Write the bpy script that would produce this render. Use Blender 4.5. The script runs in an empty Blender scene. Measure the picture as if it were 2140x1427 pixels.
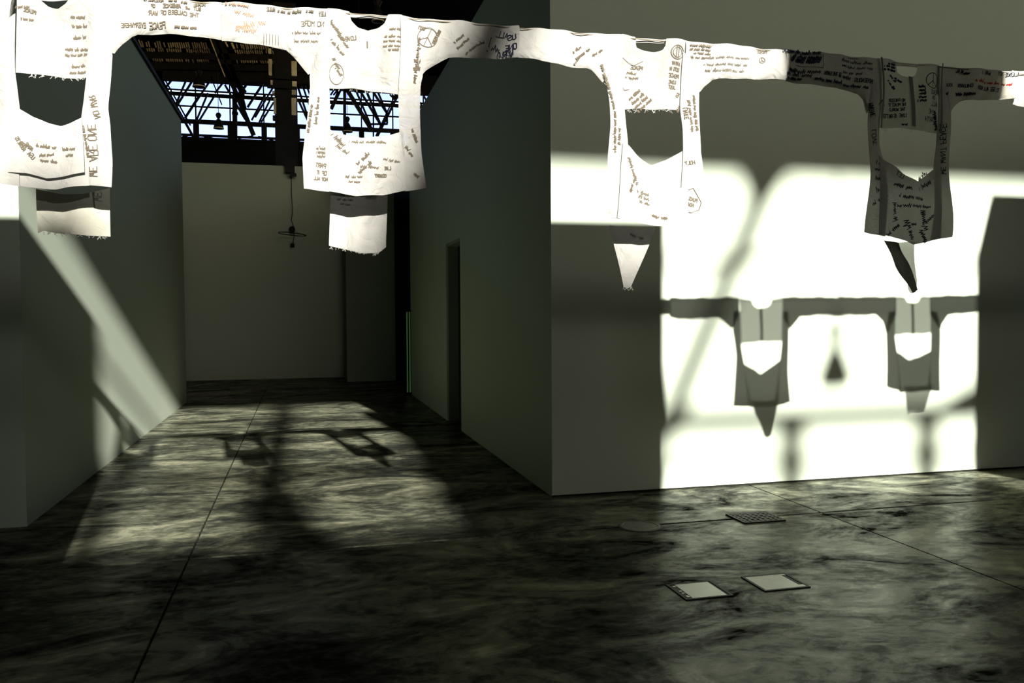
import bpy, math, random
from mathutils import Vector, Matrix

random.seed(7)
S = bpy.context.scene
COL = S.collection

# ------------------------------------------------------------------ camera
F_PX, YAW, PITCH, ROLL, CAM_H = 1745.87, 0.2473, 0.0349, -0.006, 1.6
_fw = Vector((math.sin(YAW) * math.cos(PITCH), math.cos(YAW) * math.cos(PITCH), -math.sin(PITCH)))
_r0 = Vector((math.cos(YAW), -math.sin(YAW), 0.0))
_u0 = _r0.cross(_fw)
_r = _r0 * math.cos(ROLL) + _u0 * math.sin(ROLL)
_u = -_r0 * math.sin(ROLL) + _u0 * math.cos(ROLL)
cam_data = bpy.data.cameras.new('camera')
cam_data.sensor_fit = 'HORIZONTAL'
cam_data.sensor_width = 36.0
cam_data.lens = F_PX / 2140.0 * 36.0
cam_data.clip_start = 0.05
cam_data.clip_end = 300.0
cam = bpy.data.objects.new('camera', cam_data)
COL.objects.link(cam)
cam.matrix_world = Matrix(((_r.x, _u.x, -_fw.x, 0), (_r.y, _u.y, -_fw.y, 0), (_r.z, _u.z, -_fw.z, CAM_H), (0, 0, 0, 1)))
S.camera = cam

# ------------------------------------------------------------------ sky, sun, exposure
SUN_DIR = Vector((-0.1395, 1.0, -0.3498))            # the way the sunlight travels
world = bpy.data.worlds.new('sky')
S.world = world
world.use_nodes = True
wn = world.node_tree
wn.nodes.clear()
sky = wn.nodes.new('ShaderNodeTexSky')
sky.sky_type = 'NISHITA'
sky.sun_disc = False
sky.sun_elevation = math.radians(19.1)
sky.sun_rotation = math.pi - 0.139
sky.air_density = 1.0
sky.dust_density = 0.8
sky.ozone_density = 1.0
bg = wn.nodes.new('ShaderNodeBackground')
bg.inputs['Strength'].default_value = 0.80
wout = wn.nodes.new('ShaderNodeOutputWorld')
wn.links.new(sky.outputs['Color'], bg.inputs['Color'])
wn.links.new(bg.outputs[0], wout.inputs['Surface'])

sun_data = bpy.data.lights.new('sun', 'SUN')
sun_data.energy = 24.0
sun_data.angle = math.radians(0.66)
sun_data.color = (1.0, 0.965, 0.93)
sun = bpy.data.objects.new('sun', sun_data)
COL.objects.link(sun)
sun.rotation_euler = SUN_DIR.to_track_quat('-Z', 'Y').to_euler()
sun.location = (6, -40, 20)


def portal(name, loc, rot, sx, sy):                   # sampling aid for the daylight in the two window bands
    d = bpy.data.lights.new(name, 'AREA')
    d.shape = 'RECTANGLE'
    d.size, d.size_y = sx, sy
    d.cycles.is_portal = True
    o = bpy.data.objects.new(name, d)
    COL.objects.link(o)
    o.location = loc
    o.rotation_euler = rot


portal('window_portal', (17.6, -22.6, 11.4), (math.radians(90), 0, math.radians(0)), 33.0, 3.4)
portal('window_portal_far', (1, 42.6, 11.2), (math.radians(90), 0, math.radians(180)), 36, 3.0)

S.view_settings.view_transform = 'Standard'
S.view_settings.look = 'None'
S.view_settings.exposure = 0.0
S.view_settings.gamma = 1.0
S.view_settings.use_curve_mapping = False
S.cycles.use_denoising = True
S.cycles.max_bounces = 8
S.cycles.diffuse_bounces = 4
S.cycles.transparent_max_bounces = 12


# ------------------------------------------------------------------ helpers
def mat(name, col, rough=0.6, spec=0.3, metal=0.0, noise=0.0, nscale=5.0, bump=0.0, bscale=60.0):
    m = bpy.data.materials.new(name)
    m.use_nodes = True
    nt = m.node_tree
    b = nt.nodes['Principled BSDF']
    b.inputs['Base Color'].default_value = (*col, 1)
    b.inputs['Roughness'].default_value = rough
    b.inputs['Specular IOR Level'].default_value = spec
    b.inputs['Metallic'].default_value = metal
    tc = nt.nodes.new('ShaderNodeTexCoord')
    if noise:
        n = nt.nodes.new('ShaderNodeTexNoise')
        n.inputs['Scale'].default_value = nscale
        n.inputs['Detail'].default_value = 6
        r = nt.nodes.new('ShaderNodeMapRange')
        r.inputs['From Min'].default_value = 0.3
        r.inputs['From Max'].default_value = 0.7
        r.inputs['To Min'].default_value = 1 - noise
        r.inputs['To Max'].default_value = 1 + noise
        mx = nt.nodes.new('ShaderNodeVectorMath')
        mx.operation = 'SCALE'
        mx.inputs[0].default_value = col
        nt.links.new(tc.outputs['Object'], n.inputs['Vector'])
        nt.links.new(n.outputs['Fac'], r.inputs['Value'])
        nt.links.new(r.outputs[0], mx.inputs['Scale'])
        nt.links.new(mx.outputs[0], b.inputs['Base Color'])
    if bump:
        n2 = nt.nodes.new('ShaderNodeTexNoise')
        n2.inputs['Scale'].default_value = bscale
        n2.inputs['Detail'].default_value = 4
        bp = nt.nodes.new('ShaderNodeBump')
        bp.inputs['Strength'].default_value = bump
        bp.inputs['Distance'].default_value = 0.01
        nt.links.new(tc.outputs['Object'], n2.inputs['Vector'])
        nt.links.new(n2.outputs['Fac'], bp.inputs['Height'])
        nt.links.new(bp.outputs[0], b.inputs['Normal'])
    return m


def cloth_mat(name, col, trans, sheer):
    """woven cotton: diffuse front, light glowing through, and a share of open weave"""
    m = bpy.data.materials.new(name)
    m.use_nodes = True
    nt = m.node_tree
    nt.nodes.clear()
    out = nt.nodes.new('ShaderNodeOutputMaterial')
    d = nt.nodes.new('ShaderNodeBsdfDiffuse')
    t = nt.nodes.new('ShaderNodeBsdfTranslucent')
    x = nt.nodes.new('ShaderNodeBsdfTransparent')
    m1 = nt.nodes.new('ShaderNodeMixShader')
    m2 = nt.nodes.new('ShaderNodeMixShader')
    tc = nt.nodes.new('ShaderNodeTexCoord')
    n = nt.nodes.new('ShaderNodeTexNoise')
    n.inputs['Scale'].default_value = 14
    n.inputs['Detail'].default_value = 5
    r = nt.nodes.new('ShaderNodeMapRange')
    r.inputs['To Min'].default_value = 0.86
    r.inputs['To Max'].default_value = 1.1
    sc = nt.nodes.new('ShaderNodeVectorMath')
    sc.operation = 'SCALE'
    sc.inputs[0].default_value = col
    wv = nt.nodes.new('ShaderNodeTexNoise')
    wv.inputs['Scale'].default_value = 11
    wv.inputs['Detail'].default_value = 3
    wv.inputs['Distortion'].default_value = 1.2
    bp = nt.nodes.new('ShaderNodeBump')
    bp.inputs['Strength'].default_value = 0.55
    bp.inputs['Distance'].default_value = 0.03
    L = nt.links.new
    L(tc.outputs['Object'], n.inputs['Vector'])
    L(tc.outputs['Object'], wv.inputs['Vector'])
    L(n.outputs['Fac'], r.inputs['Value'])
    L(r.outputs[0], sc.inputs['Scale'])
    L(sc.outputs[0], d.inputs['Color'])
    L(wv.outputs['Fac'], bp.inputs['Height'])
    L(bp.outputs[0], d.inputs['Normal'])
    t.inputs['Color'].default_value = (*col, 1)
    m1.inputs[0].default_value = trans
    m2.inputs[0].default_value = sheer
    L(d.outputs[0], m1.inputs[1])
    L(t.outputs[0], m1.inputs[2])
    L(m1.outputs[0], m2.inputs[1])
    L(x.outputs[0], m2.inputs[2])
    L(m2.outputs[0], out.inputs['Surface'])
    return m


def floor_mat():
    m = bpy.data.materials.new('stained_concrete')
    m.use_nodes = True
    nt = m.node_tree
    b = nt.nodes['Principled BSDF']
    L = nt.links.new
    geo = nt.nodes.new('ShaderNodeNewGeometry')
    mp = nt.nodes.new('ShaderNodeMapping')
    mp.inputs['Scale'].default_value = (0.8, 1.35, 1.0)
    L(geo.outputs['Position'], mp.inputs['Vector'])

    def noise(scale, detail, dist, rough=0.6):
        n = nt.nodes.new('ShaderNodeTexNoise')
        n.inputs['Scale'].default_value = scale
        n.inputs['Detail'].default_value = detail
        n.inputs['Distortion'].default_value = dist
        n.inputs['Roughness'].default_value = rough
        L(mp.outputs[0], n.inputs['Vector'])
        return n

    big = noise(1.1, 9, 1.6, 0.68)
    fine = noise(9.0, 8, 0.6, 0.7)
    mix = nt.nodes.new('ShaderNodeMath')
    mix.operation = 'MULTIPLY_ADD'
    mix.inputs[1].default_value = 0.34
    L(fine.outputs['Fac'], mix.inputs[0])
    sc = nt.nodes.new('ShaderNodeMath')
    sc.operation = 'MULTIPLY'
    sc.inputs[1].default_value = 0.72
    L(big.outputs['Fac'], sc.inputs[0])
    L(sc.outputs[0], mix.inputs[2])
    cr = nt.nodes.new('ShaderNodeValToRGB')
    e = cr.color_ramp.elements
    e[0].position = 0.38
    e[0].color = (0.010, 0.011, 0.010, 1)
    e[1].position = 0.68
    e[1].color = (0.30, 0.30, 0.20, 1)
    k = e.new(0.50)
    k.color = (0.040, 0.043, 0.030, 1)
    k = e.new(0.58)
    k.color = (0.125, 0.130, 0.085, 1)
    L(mix.outputs[0], cr.inputs['Fac'])
    L(cr.outputs[0], b.inputs['Base Color'])
    rr = nt.nodes.new('ShaderNodeMapRange')
    rr.inputs['From Min'].default_value = 0.4
    rr.inputs['From Max'].default_value = 0.64
    rr.inputs['To Min'].default_value = 0.45
    rr.inputs['To Max'].default_value = 0.22
    L(mix.outputs[0], rr.inputs['Value'])
    L(rr.outputs[0], b.inputs['Roughness'])
    sp = nt.nodes.new('ShaderNodeMapRange')
    sp.inputs['From Min'].default_value = 0.42
    sp.inputs['From Max'].default_value = 0.64
    sp.inputs['To Min'].default_value = 0.0
    sp.inputs['To Max'].default_value = 0.55
    b.inputs['IOR'].default_value = 1.16
    L(mix.outputs[0], sp.inputs['Value'])
    L(sp.outputs[0], b.inputs['Specular IOR Level'])
    bp = nt.nodes.new('ShaderNodeBump')
    bp.inputs['Strength'].default_value = 0.12
    bp.inputs['Distance'].default_value = 0.01
    L(fine.outputs['Fac'], bp.inputs['Height'])
    L(bp.outputs[0], b.inputs['Normal'])
    return m


M = {
    'wall': mat('white_paint', (0.385, 0.435, 0.335), 0.75, 0.15, noise=0.02, nscale=0.7, bump=0.03, bscale=40),
    'pier': mat('shade_grey_paint', (0.215, 0.25, 0.18), 0.8, 0.1, noise=0.03, nscale=0.8),  # wall paint darkened, weaker light on the pier put into the colour
    'floor': floor_mat(),
    'joint': mat('dark_joint', (0.012, 0.012, 0.010), 0.9, 0.0),
    'steel': mat('dark_steel', (0.012, 0.016, 0.024), 0.7, 0.15, noise=0.3, nscale=2),
    'hall': mat('dark_hall_lining', (0.010, 0.014, 0.022), 0.85, 0.05, noise=0.2, nscale=1),  # near-black, set to keep bounced light down
    'deck': mat('corrugated_deck', (0.42, 0.43, 0.38), 0.7, 0.2, noise=0.3, nscale=1.5),
    'pale': mat('pale_flashing', (0.70, 0.72, 0.62), 0.7, 0.2, noise=0.35, nscale=2.5),
    'black': mat('black_metal', (0.008, 0.009, 0.010), 0.6, 0.2),
    'lid': mat('pale_cover_plate', (0.40, 0.39, 0.30), 0.32, 0.5, noise=0.06, nscale=12),
    'grate': mat('cast_iron', (0.02, 0.02, 0.016), 0.6, 0.3),
    'cloth': cloth_mat('white_cotton', (0.30, 0.295, 0.262), 0.2, 0.17),
    'sheer': cloth_mat('thin_cotton', (0.285, 0.28, 0.247), 0.22, 0.24),
    'gauze': cloth_mat('lightened_thin_cotton', (0.40, 0.395, 0.32), 0.22, 0.36),  # thin cotton lightened to make up for the fourth tunic's shade
    'grey': cloth_mat('lightened_cotton', (0.40, 0.395, 0.315), 0.2, 0.12),  # copy of the white cotton, lightened for cloth hanging in shade
    'dim': cloth_mat('dim_cotton', (0.20, 0.195, 0.15), 0.15, 0.05),
    'placket': cloth_mat('placket_cotton', (0.15, 0.15, 0.115), 0.1, 0.02),
    'ink': mat('sunlit_brown_ink', (0.065, 0.054, 0.037), 0.9, 0.0),  # lighter ink on sunlit cloth, standing in for glare over the strokes
    'marker': mat('black_marker', (0.012, 0.013, 0.022), 0.9, 0.0),  # darker copy of the ink for writing that hangs in shade
    'red': mat('red_marker', (0.22, 0.018, 0.015), 0.9, 0.0),
    'orange': mat('orange_marker', (0.26, 0.115, 0.07), 0.9, 0.0),
    'wire': mat('steel_wire', (0.2, 0.17, 0.12), 0.5, 0.4, metal=0.6),
}


def tag(o, label=None, cat=None, group=None, kind=None):
    if label:
        o['label'] = label
    if cat:
        o['category'] = cat
    if group:
        o['group'] = group
    if kind:
        o['kind'] = kind
    return o


def empty(name, loc=(0, 0, 0)):
    o = bpy.data.objects.new(name, None)
    COL.objects.link(o)
    o.location = loc
    o.empty_display_size = 0.1
    return o


class MB:
    """collects shapes in world coordinates and builds ONE mesh object"""

    def __init__(self):
        self.v, self.f = [], []

    def box(self, x0, x1, y0, y1, z0, z1):
        b = len(self.v)
        for z in (z0, z1):
            self.v += [(x0, y0, z), (x1, y0, z), (x1, y1, z), (x0, y1, z)]
        self.f += [tuple(b + i for i in q) for q in
                   ((3, 2, 1, 0), (4, 5, 6, 7), (0, 1, 5, 4), (1, 2, 6, 5), (2, 3, 7, 6), (3, 0, 4, 7))]
        return self

    def bar(self, a, c, w, d):
        """square bar from a to c, width w (in the XZ plane) and depth d (along Y)"""
        a, c = Vector(a), Vector(c)
        t = (c - a).normalized()
        yv = Vector((0, 1, 0))
        if abs(t.dot(yv)) > 0.95:
            yv = Vector((1, 0, 0))
        n = t.cross(yv).normalized()
        y2 = n.cross(t).normalized()
        b = len(self.v)
        for p in (a, c):
            for s1, s2 in ((-1, -1), (1, -1), (1, 1), (-1, 1)):
                self.v.append(tuple(p + n * (s1 * w / 2) + y2 * (s2 * d / 2)))
        self.f += [tuple(b + i for i in q) for q in
                   ((3, 2, 1, 0), (4, 5, 6, 7), (0, 1, 5, 4), (1, 2, 6, 5), (2, 3, 7, 6), (3, 0, 4, 7))]
        return self

    def prism(self, pts, y0, y1):
        """polygon of (x, z) points extruded along Y"""
        b, n = len(self.v), len(pts)
        self.v += [(x, y0, z) for x, z in pts] + [(x, y1, z) for x, z in pts]
        self.f.append(tuple(b + i for i in range(n)))
        self.f.append(tuple(b + n + i for i in reversed(range(n))))
        for i in range(n):
            j = (i + 1) % n
            self.f.append((b + j, b + i, b + n + i, b + n + j))
        return self

    def tube(self, pts, r, n=8, closed=False):
        b = len(self.v)
        P = [Vector(p) for p in pts]
        k = len(P)
        rr = r if isinstance(r, (list, tuple)) else [r] * k
        for i, p in enumerate(P):
            t = (P[(i + 1) % k] - P[i - 1]) if closed else (P[min(i + 1, k - 1)] - P[max(i - 1, 0)])
            t.normalize()
            a = Vector((0, 0, 1)) if abs(t.z) < 0.9 else Vector((1, 0, 0))
            n1 = t.cross(a).normalized()
            n2 = t.cross(n1)
            for j in range(n):
                q = 2 * math.pi * j / n
                self.v.append(tuple(p + n1 * (rr[i] * math.cos(q)) + n2 * (rr[i] * math.sin(q))))
        for i in range(k if closed else k - 1):
            i2 = (i + 1) % k
            for j in range(n):
                j2 = (j + 1) % n
                self.f.append((b + i * n + j, b + i * n + j2, b + i2 * n + j2, b + i2 * n + j))
        if not closed:
            self.f.append(tuple(b + j for j in range(n)))
            self.f.append(tuple(b + (k - 1) * n + j for j in reversed(range(n))))
        return self

    def lathe(self, prof, cx, cy, n=20):
        b = len(self.v)
        for r, z in prof:
            for j in range(n):
                q = 2 * math.pi * j / n
                self.v.append((cx + r * math.cos(q), cy + r * math.sin(q), z))
        for i in range(len(prof) - 1):
            for j in range(n):
                j2 = (j + 1) % n
                self.f.append((b + i * n + j, b + i * n + j2, b + (i + 1) * n + j2, b + (i + 1) * n + j))
        return self

    def build(self, name, m, parent=None, smooth=False):
        me = bpy.data.meshes.new(name)
        o_loc = parent_loc(parent)
        me.from_pydata([(x - o_loc.x, y - o_loc.y, z - o_loc.z) for x, y, z in self.v], [], self.f)
        me.update()
        me.materials.append(M[m] if isinstance(m, str) else m)
        if smooth:
            for p in me.polygons:
                p.use_smooth = True
        o = bpy.data.objects.new(name, me)
        COL.objects.link(o)
        if parent:
            o.parent = parent
        return o


def parent_loc(p):
    v = Vector((0, 0, 0))
    while p:
        v += p.location
        p = p.parent
    return v


def ray(px, py):
    return _fw + _r * ((px - 1070) / F_PX) - _u * ((py - 713.5) / F_PX)


def at(px, py, Y):
    """the point of the upright plane y = Y that shows at a place in the photograph"""
    d = ray(px, py)
    t = Y / d.y
    return Vector((d.x * t, Y, CAM_H + d.z * t))


# ------------------------------------------------------------------ the setting
XR, YF, XL, YL, HW = 2.087, 6.879, -2.034, 6.99, 5.18
Y_STRING, Z_STRING = 3.6406, 2.8545

# floor: a dark bed with separate concrete slabs on it
FX0, FX1, FY0, FY1 = -19.0, 34.0, -22.0, 42.0  # east end pushed out unseen, so longer south windows brighten the wall
floor = MB().box(FX0, FX1, FY0, FY1, -0.30, -0.02).build('floor', 'joint')
tag(floor, kind='structure')
xs = [-0.735 + 4.71 * k for k in range(-4, 5)]
ys = [5.77 + 6.0 * k for k in range(-5, 7)]
xs = [FX0] + [x for x in xs if FX0 < x < FX1] + [FX1]
ys = [FY0] + [y for y in ys if FY0 < y < FY1] + [FY1]
slab_mesh = {}
g = 0.007
for i in range(len(xs) - 1):
    for j in range(len(ys) - 1):
        w, d = xs[i + 1] - xs[i], ys[j + 1] - ys[j]
        key = (round(w, 3), round(d, 3))
        if key not in slab_mesh:
            o = MB().box(-w / 2 + g, w / 2 - g, -d / 2 + 2.4 * g, d / 2 - 2.4 * g, -0.02, 0.0).build('slab', 'floor', floor)
            slab_mesh[key] = o.data
        else:
            o = bpy.data.objects.new('slab', slab_mesh[key])
            COL.objects.link(o)
            o.parent = floor
        o.location = ((xs[i] + xs[i + 1]) / 2, (ys[j] + ys[j + 1]) / 2, 0)

# right-hand block: sunlit face, corridor side with a doorway, lid
T = 0.22
tag(MB().box(XR, 13.0, YF, YF + T, 0, HW).build('wall_front', 'wall'), kind='structure')
tag(MB().box(XR, 13.0, YF - 0.006, YF, 0, 0.014).build('baseboard_front', 'joint'), kind='structure')
DY0, DY1, DZ = 11.10, 12.22, 2.61
wr = MB()
wr.box(XR, XR + T, YF + T, DY0, 0, HW)
wr.box(XR, XR + T, DY1, 16.37, 0, HW)
wr.box(XR, XR + T, DY0, DY1, DZ, HW)
tag(wr.build('wall_right', 'wall'), kind='structure')
tag(MB().box(XR + T, 13.0, 16.15, 16.37, 0, HW).build('wall_right_rear', 'wall'), kind='structure')
tag(MB().box(12.78, 13.0, YF + T, 16.15, 0, HW).build('wall_right_far', 'wall'), kind='structure')
tag(MB().box(XR + T, 12.78, YF + T, 16.15, HW - 0.12, HW).build('block_lid', 'hall'), kind='structure')  # unseen lid, added to keep the room behind the doorway dark
dr = MB()                                              # black sheet in the open doorway, standing for the unlit room
dr.box(XR + 0.17, XR + 0.22, DY0, DY1, 0, DZ)
door = tag(dr.build('doorway_sheet', 'black'), kind='structure')
MB().box(XR + 0.02, XR + 0.17, DY1 - 0.05, DY1, 0, DZ).build('door_jamb', 'pier', door)
MB().box(XR + 0.02, XR + 0.17, DY0, DY1 - 0.05, DZ - 0.04, DZ).build('opening_head', 'pier', door)

# left-hand block
HL = 5.08
tag(MB().box(-11.0, XL, YL, 16.11, 0, HL).build('wall_left', 'wall'), kind='structure')
tag(MB().box(XL - 0.06, XL + 0.035, YL + 0.5, 16.11, HL, HL + 0.05).build('trim_1', 'steel'), kind='structure')

# wall at the end of the corridor, its nearer pier and a black panel for the unlit gap beside it
tag(MB().box(-9.0, 6.0, 21.35, 21.6, 0, 5.22).build('wall_back', 'wall'), kind='structure')
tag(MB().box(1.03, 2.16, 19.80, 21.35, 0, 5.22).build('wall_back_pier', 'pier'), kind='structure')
d2 = tag(MB().box(2.16, 6.0, 20.6, 20.68, 0, 3.63).build('gap_panel', 'black'), kind='structure')
MB().box(2.16, 6.0, 20.6, 20.75, 3.63, 5.22).build('opening_head', 'hall', d2)

# partitions that stand between the shirts and the sunny windows (behind the camera)
PY = -1.0  # partitions coloured near-black so that they bounce no sunlight
tag(MB().box(-3.2, -0.57, PY - 0.2, PY, 0, 5.15).build('wall_partition_left', 'hall'), kind='structure')
tag(MB().box(2.95, 4.235, PY - 0.2, PY, 0, 5.15).build('wall_partition_middle', 'hall'), kind='structure')
tag(MB().prism([(7.59, 0), (13.0, 0), (13.0, 5.48), (7.73, 5.48), (7.59, 4.95)], PY - 0.2, PY)
    .build('wall_partition_right', 'hall'), kind='structure')

# the hall
RZ = 13.35
YW, YN = -22.0, 42.0
hw = MB()
hw.box(FX0, FX1, YW - 0.4, YW, -0.3, 9.78)
hw.box(FX0, FX1, YW - 0.4, YW, 13.04, RZ + 0.4)
hw.box(FX0, 1.2, YW - 0.4, YW, 9.78, 13.04)  # unseen band closed on this side to keep skylight off the corridor
tag(hw.build('wall_south', 'hall'), kind='structure')
hn = MB()
hn.box(FX0, FX1, YN, YN + 0.4, -0.3, 9.86)
hn.box(FX0, FX1, YN, YN + 0.4, 12.55, RZ + 2.0)
tag(hn.build('wall_north', 'hall'), kind='structure')
tag(MB().box(FX0 - 0.3, FX0, YW - 0.4, YN + 0.4, -0.3, RZ + 2.0).build('wall_west', 'hall'), kind='structure')
tag(MB().box(FX1, FX1 + 0.3, YW - 0.4, YN + 0.4, -0.3, RZ + 2.0).build('wall_east', 'hall'), kind='structure')
roof = tag(MB().box(FX0 - 0.3, FX1 + 0.3, YW - 0.4, YN + 0.4, RZ + 0.12, RZ + 0.4).build('ceiling_roof', 'hall'), kind='structure')

# sunny window band: sill bars, chord, posts and raking braces at Y = -22
w2 = tag(MB().box(FX0, FX1, YW - 0.1, YW + 0.1, 9.74, 9.82).build('window_2', 'steel'), kind='structure')
for z, h in ((10.25, 0.06), (10.66, 0.18), (12.12, 0.05)):
    MB().box(FX0, FX1, YW + 0.02, YW + 0.2, z - h / 2, z + h / 2).build('window_rail', 'steel', w2)
for k in range(-12, 6):
    x = 8.43 + 1.49 * k
    if FX0 < x < FX1:
        MB().box(x - 0.13, x + 0.13, YW + 0.02, YW + 0.2, 9.8, 10.6).build('window_post', 'steel', w2)
for a, c, wd in (((4.80, 12.75), (3.60, 9.80), 0.34), ((8.25, 13.0), (6.80, 9.80), 0.24),
                 ((10.02, 10.6), (11.3, 11.2), 0.16), ((1.7, 13.0), (0.4, 9.8), 0.2), ((12.9, 13.0), (11.5, 9.8), 0.24)):
    MB().bar((a[0], YW + 0.3, a[1]), (c[0], YW + 0.3, c[1]), wd, 0.16).build('brace', 'steel', w2)
MB().prism([(5.90, 11.75), (6.05, 11.75), (6.3, 9.78), (4.98, 9.78)], YW + 0.22, YW + 0.4).build('shade_panel', 'steel', w2)  # unseen plate, outline shaped to throw the slanted shade on the floor
MB().prism([(2.3, 10.74), (2.8, 10.74), (2.7, 10.98), (2.45, 10.98)], YW + 0.24, YW + 0.4).build('shade_gusset', 'steel', w2)  # unseen plate added to shade the first tunic's tail
MB().prism([(7.75, 13.04), (8.55, 13.04), (8.2, 12.6), (8.0, 12.5)], YW + 0.24, YW + 0.4).build('shade_gusset', 'steel', w2)

# far window band
w1 = tag(MB().box(FX0, FX1, YN - 0.14, YN, 9.80, 9.90).build('window_1', 'steel'), kind='structure')
for z, h in ((9.99, 0.10), (10.62, 0.20), (11.32, 0.06), (11.87, 0.17), (12.06, 0.06)):
    MB().box(FX0, FX1, YN - 0.14, YN - 0.02, z - h / 2, z + h / 2).build('window_rail', 'steel', w1)
pane_m = bpy.data.materials.new('window_glass')
pane_m.use_nodes = True
_nt = pane_m.node_tree
_nt.nodes.clear()
_o = _nt.nodes.new('ShaderNodeOutputMaterial')
_a = _nt.nodes.new('ShaderNodeBsdfTransparent')
_a.inputs[0].default_value = (0.58, 0.55, 0.72, 1)
_b = _nt.nodes.new('ShaderNodeBsdfGlossy')
_b.inputs['Roughness'].default_value = 0.05
_c = _nt.nodes.new('ShaderNodeMixShader')
_c.inputs[0].default_value = 0.03
_nt.links.new(_a.outputs[0], _c.inputs[1])
_nt.links.new(_b.outputs[0], _c.inputs[2])
_nt.links.new(_c.outputs[0], _o.inputs['Surface'])
x0 = -4.63
posts = [x0 + 1.53 * k for k in range(-5, 10)]
for k, x in enumerate(posts):
    MB().box(x - 0.125, x + 0.125, YN - 0.2, YN - 0.02, 9.86, 10.55).build('window_post', 'steel', w1)
    MB().box(x - 0.03, x + 0.03, YN - 0.18, YN - 0.02, 10.7, 12.55).build('mullion', 'steel', w1)
    if k:
        for za, zb in ((9.9, 10.55), (10.7, 11.3), (11.34, 11.8), (12.09, 12.55)):
            MB().box(posts[k - 1] + 0.03, x - 0.03, YN + 0.10, YN + 0.11, za, zb).build('pane', pane_m, w1)


# ------------------------------------------------------------------ roof steel in front of the far windows
def px_bars(t, name, Y, segs, m='steel'):
    for (ax, ay, cx, cy, wpx) in segs:
        a, c = at(ax, ay, Y), at(cx, cy, Y)
        MB().bar(a, c, wpx * Y / F_PX, 0.12).build(name, m, t)


def zz(*q):                                            # places read off an enlarged view of the roof
    return (260 + q[0] / 4.757, 60 + q[1] / 4.757, 260 + q[2] / 4.757, 60 + q[3] / 4.757, q[4])


tr1 = tag(empty('roof_truss', (0, 40.5, 9.9)), 'slender dark roof truss of parallel raking bars just before the far windows', 'truss')
px_bars(tr1, 'diagonal', 40.5, [zz(*q) for q in (
    (415, 580, 470, 510, 3), (515, 745, 610, 520, 3), (525, 760, 675, 520, 3.4), (600, 890, 760, 640, 3.4), (610, 880, 850, 520, 3),
    (715, 915, 830, 640, 3), (740, 920, 900, 660, 3), (900, 640, 985, 530, 3),
    (1120, 690, 1210, 560, 4), (1225, 780, 1380, 540, 4), (1265, 910, 1400, 660, 3.2), (1300, 880, 1480, 580, 3),
    (1340, 930, 1480, 640, 3), (1360, 930, 1485, 730, 3))])
px_bars(tr1, 'diagonal', 40.5, [(622, 180, 645, 250, 4), (632, 178, 655, 245, 3.4), (640, 178, 660, 230, 3.2), (622, 206, 648, 262, 4)])
tr2 = tag(empty('roof_truss', (0, 38.0, 9.3)), 'heavy dark double roof truss slanting down across the far windows', 'truss')
px_bars(tr2, 'diagonal', 38.0, [zz(*q) for q in (
    (850, 80, 1060, 520, 9), (1060, 520, 1285, 1060, 9), (960, 130, 1130, 560, 9), (1130, 540, 1200, 800, 7), (1000, 560, 1200, 900, 4),
    (860, 480, 968, 755, 2.4), (1120, 540, 1190, 640, 12))])
px_bars(tr2, 'post', 38.0, [zz(1096, 640, 1100, 1110, 9), zz(1070, 840, 1130, 845, 5), zz(1150, 640, 1160, 690, 16)])
px_bars(tr2, 'top_chord', 38.0, [(250, 114, 880, 127, 11), (250, 138, 880, 151, 15), (340, 157, 880, 168, 22)])
tr3 = tag(empty('roof_truss', (3, 39.5, 9.6)), 'W-shaped lattice roof truss seen through the hole of the second tunic', 'truss')
hz = lambda *q: (670 + q[0] / 8.56, 160 + q[1] / 8.56, 670 + q[2] / 8.56, 160 + q[3] / 8.56, q[4])
px_bars(tr3, 'diagonal', 39.5, [hz(*q) for q in (
    (470, 230, 920, 970, 8), (640, 270, 900, 880, 3.6), (720, 280, 1060, 840, 4.4), (810, 240, 1080, 880, 4.4), (930, 260, 1190, 660, 4.4),
    (1030, 290, 1180, 640, 3.6), (1250, 310, 1330, 400, 6), (1370, 360, 1010, 1080, 5), (1300, 400, 990, 1060, 3), (340, 250, 190, 580, 7),
    (260, 210, 180, 330, 3), (330, 210, 230, 330, 3), (380, 210, 280, 340, 4), (1780, 240, 1900, 440, 3), (1780, 460, 1830, 560, 3))])
px_bars(tr3, 'post', 39.5, [hz(430, 200, 430, 1060, 6), hz(945, 280, 945, 1080, 3), hz(1185, 650, 1190, 840, 4)])
px_bars(tr3, 'tie', 39.5, [hz(900, 850, 1200, 850, 3.2), hz(1320, 340, 1400, 350, 9)])
tr4 = tag(empty('roof_truss', (-5, 39.0, 9.6)), 'leftmost dark lattice brace running down along the top of the left wall', 'truss')
px_bars(tr4, 'diagonal', 39.0, [(290, 80, 405, 288, 5), (330, 140, 398, 262, 3), (380, 246, 402, 284, 3)])
px_bars(tr4, 'cross_brace', 39.0, [zz(*q) for q in ((560, 1080, 680, 1048, 2), (740, 1060, 960, 1105, 2), (1130, 1090, 1280, 1065, 2), (1330, 1070, 1480, 1108, 2))])
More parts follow.
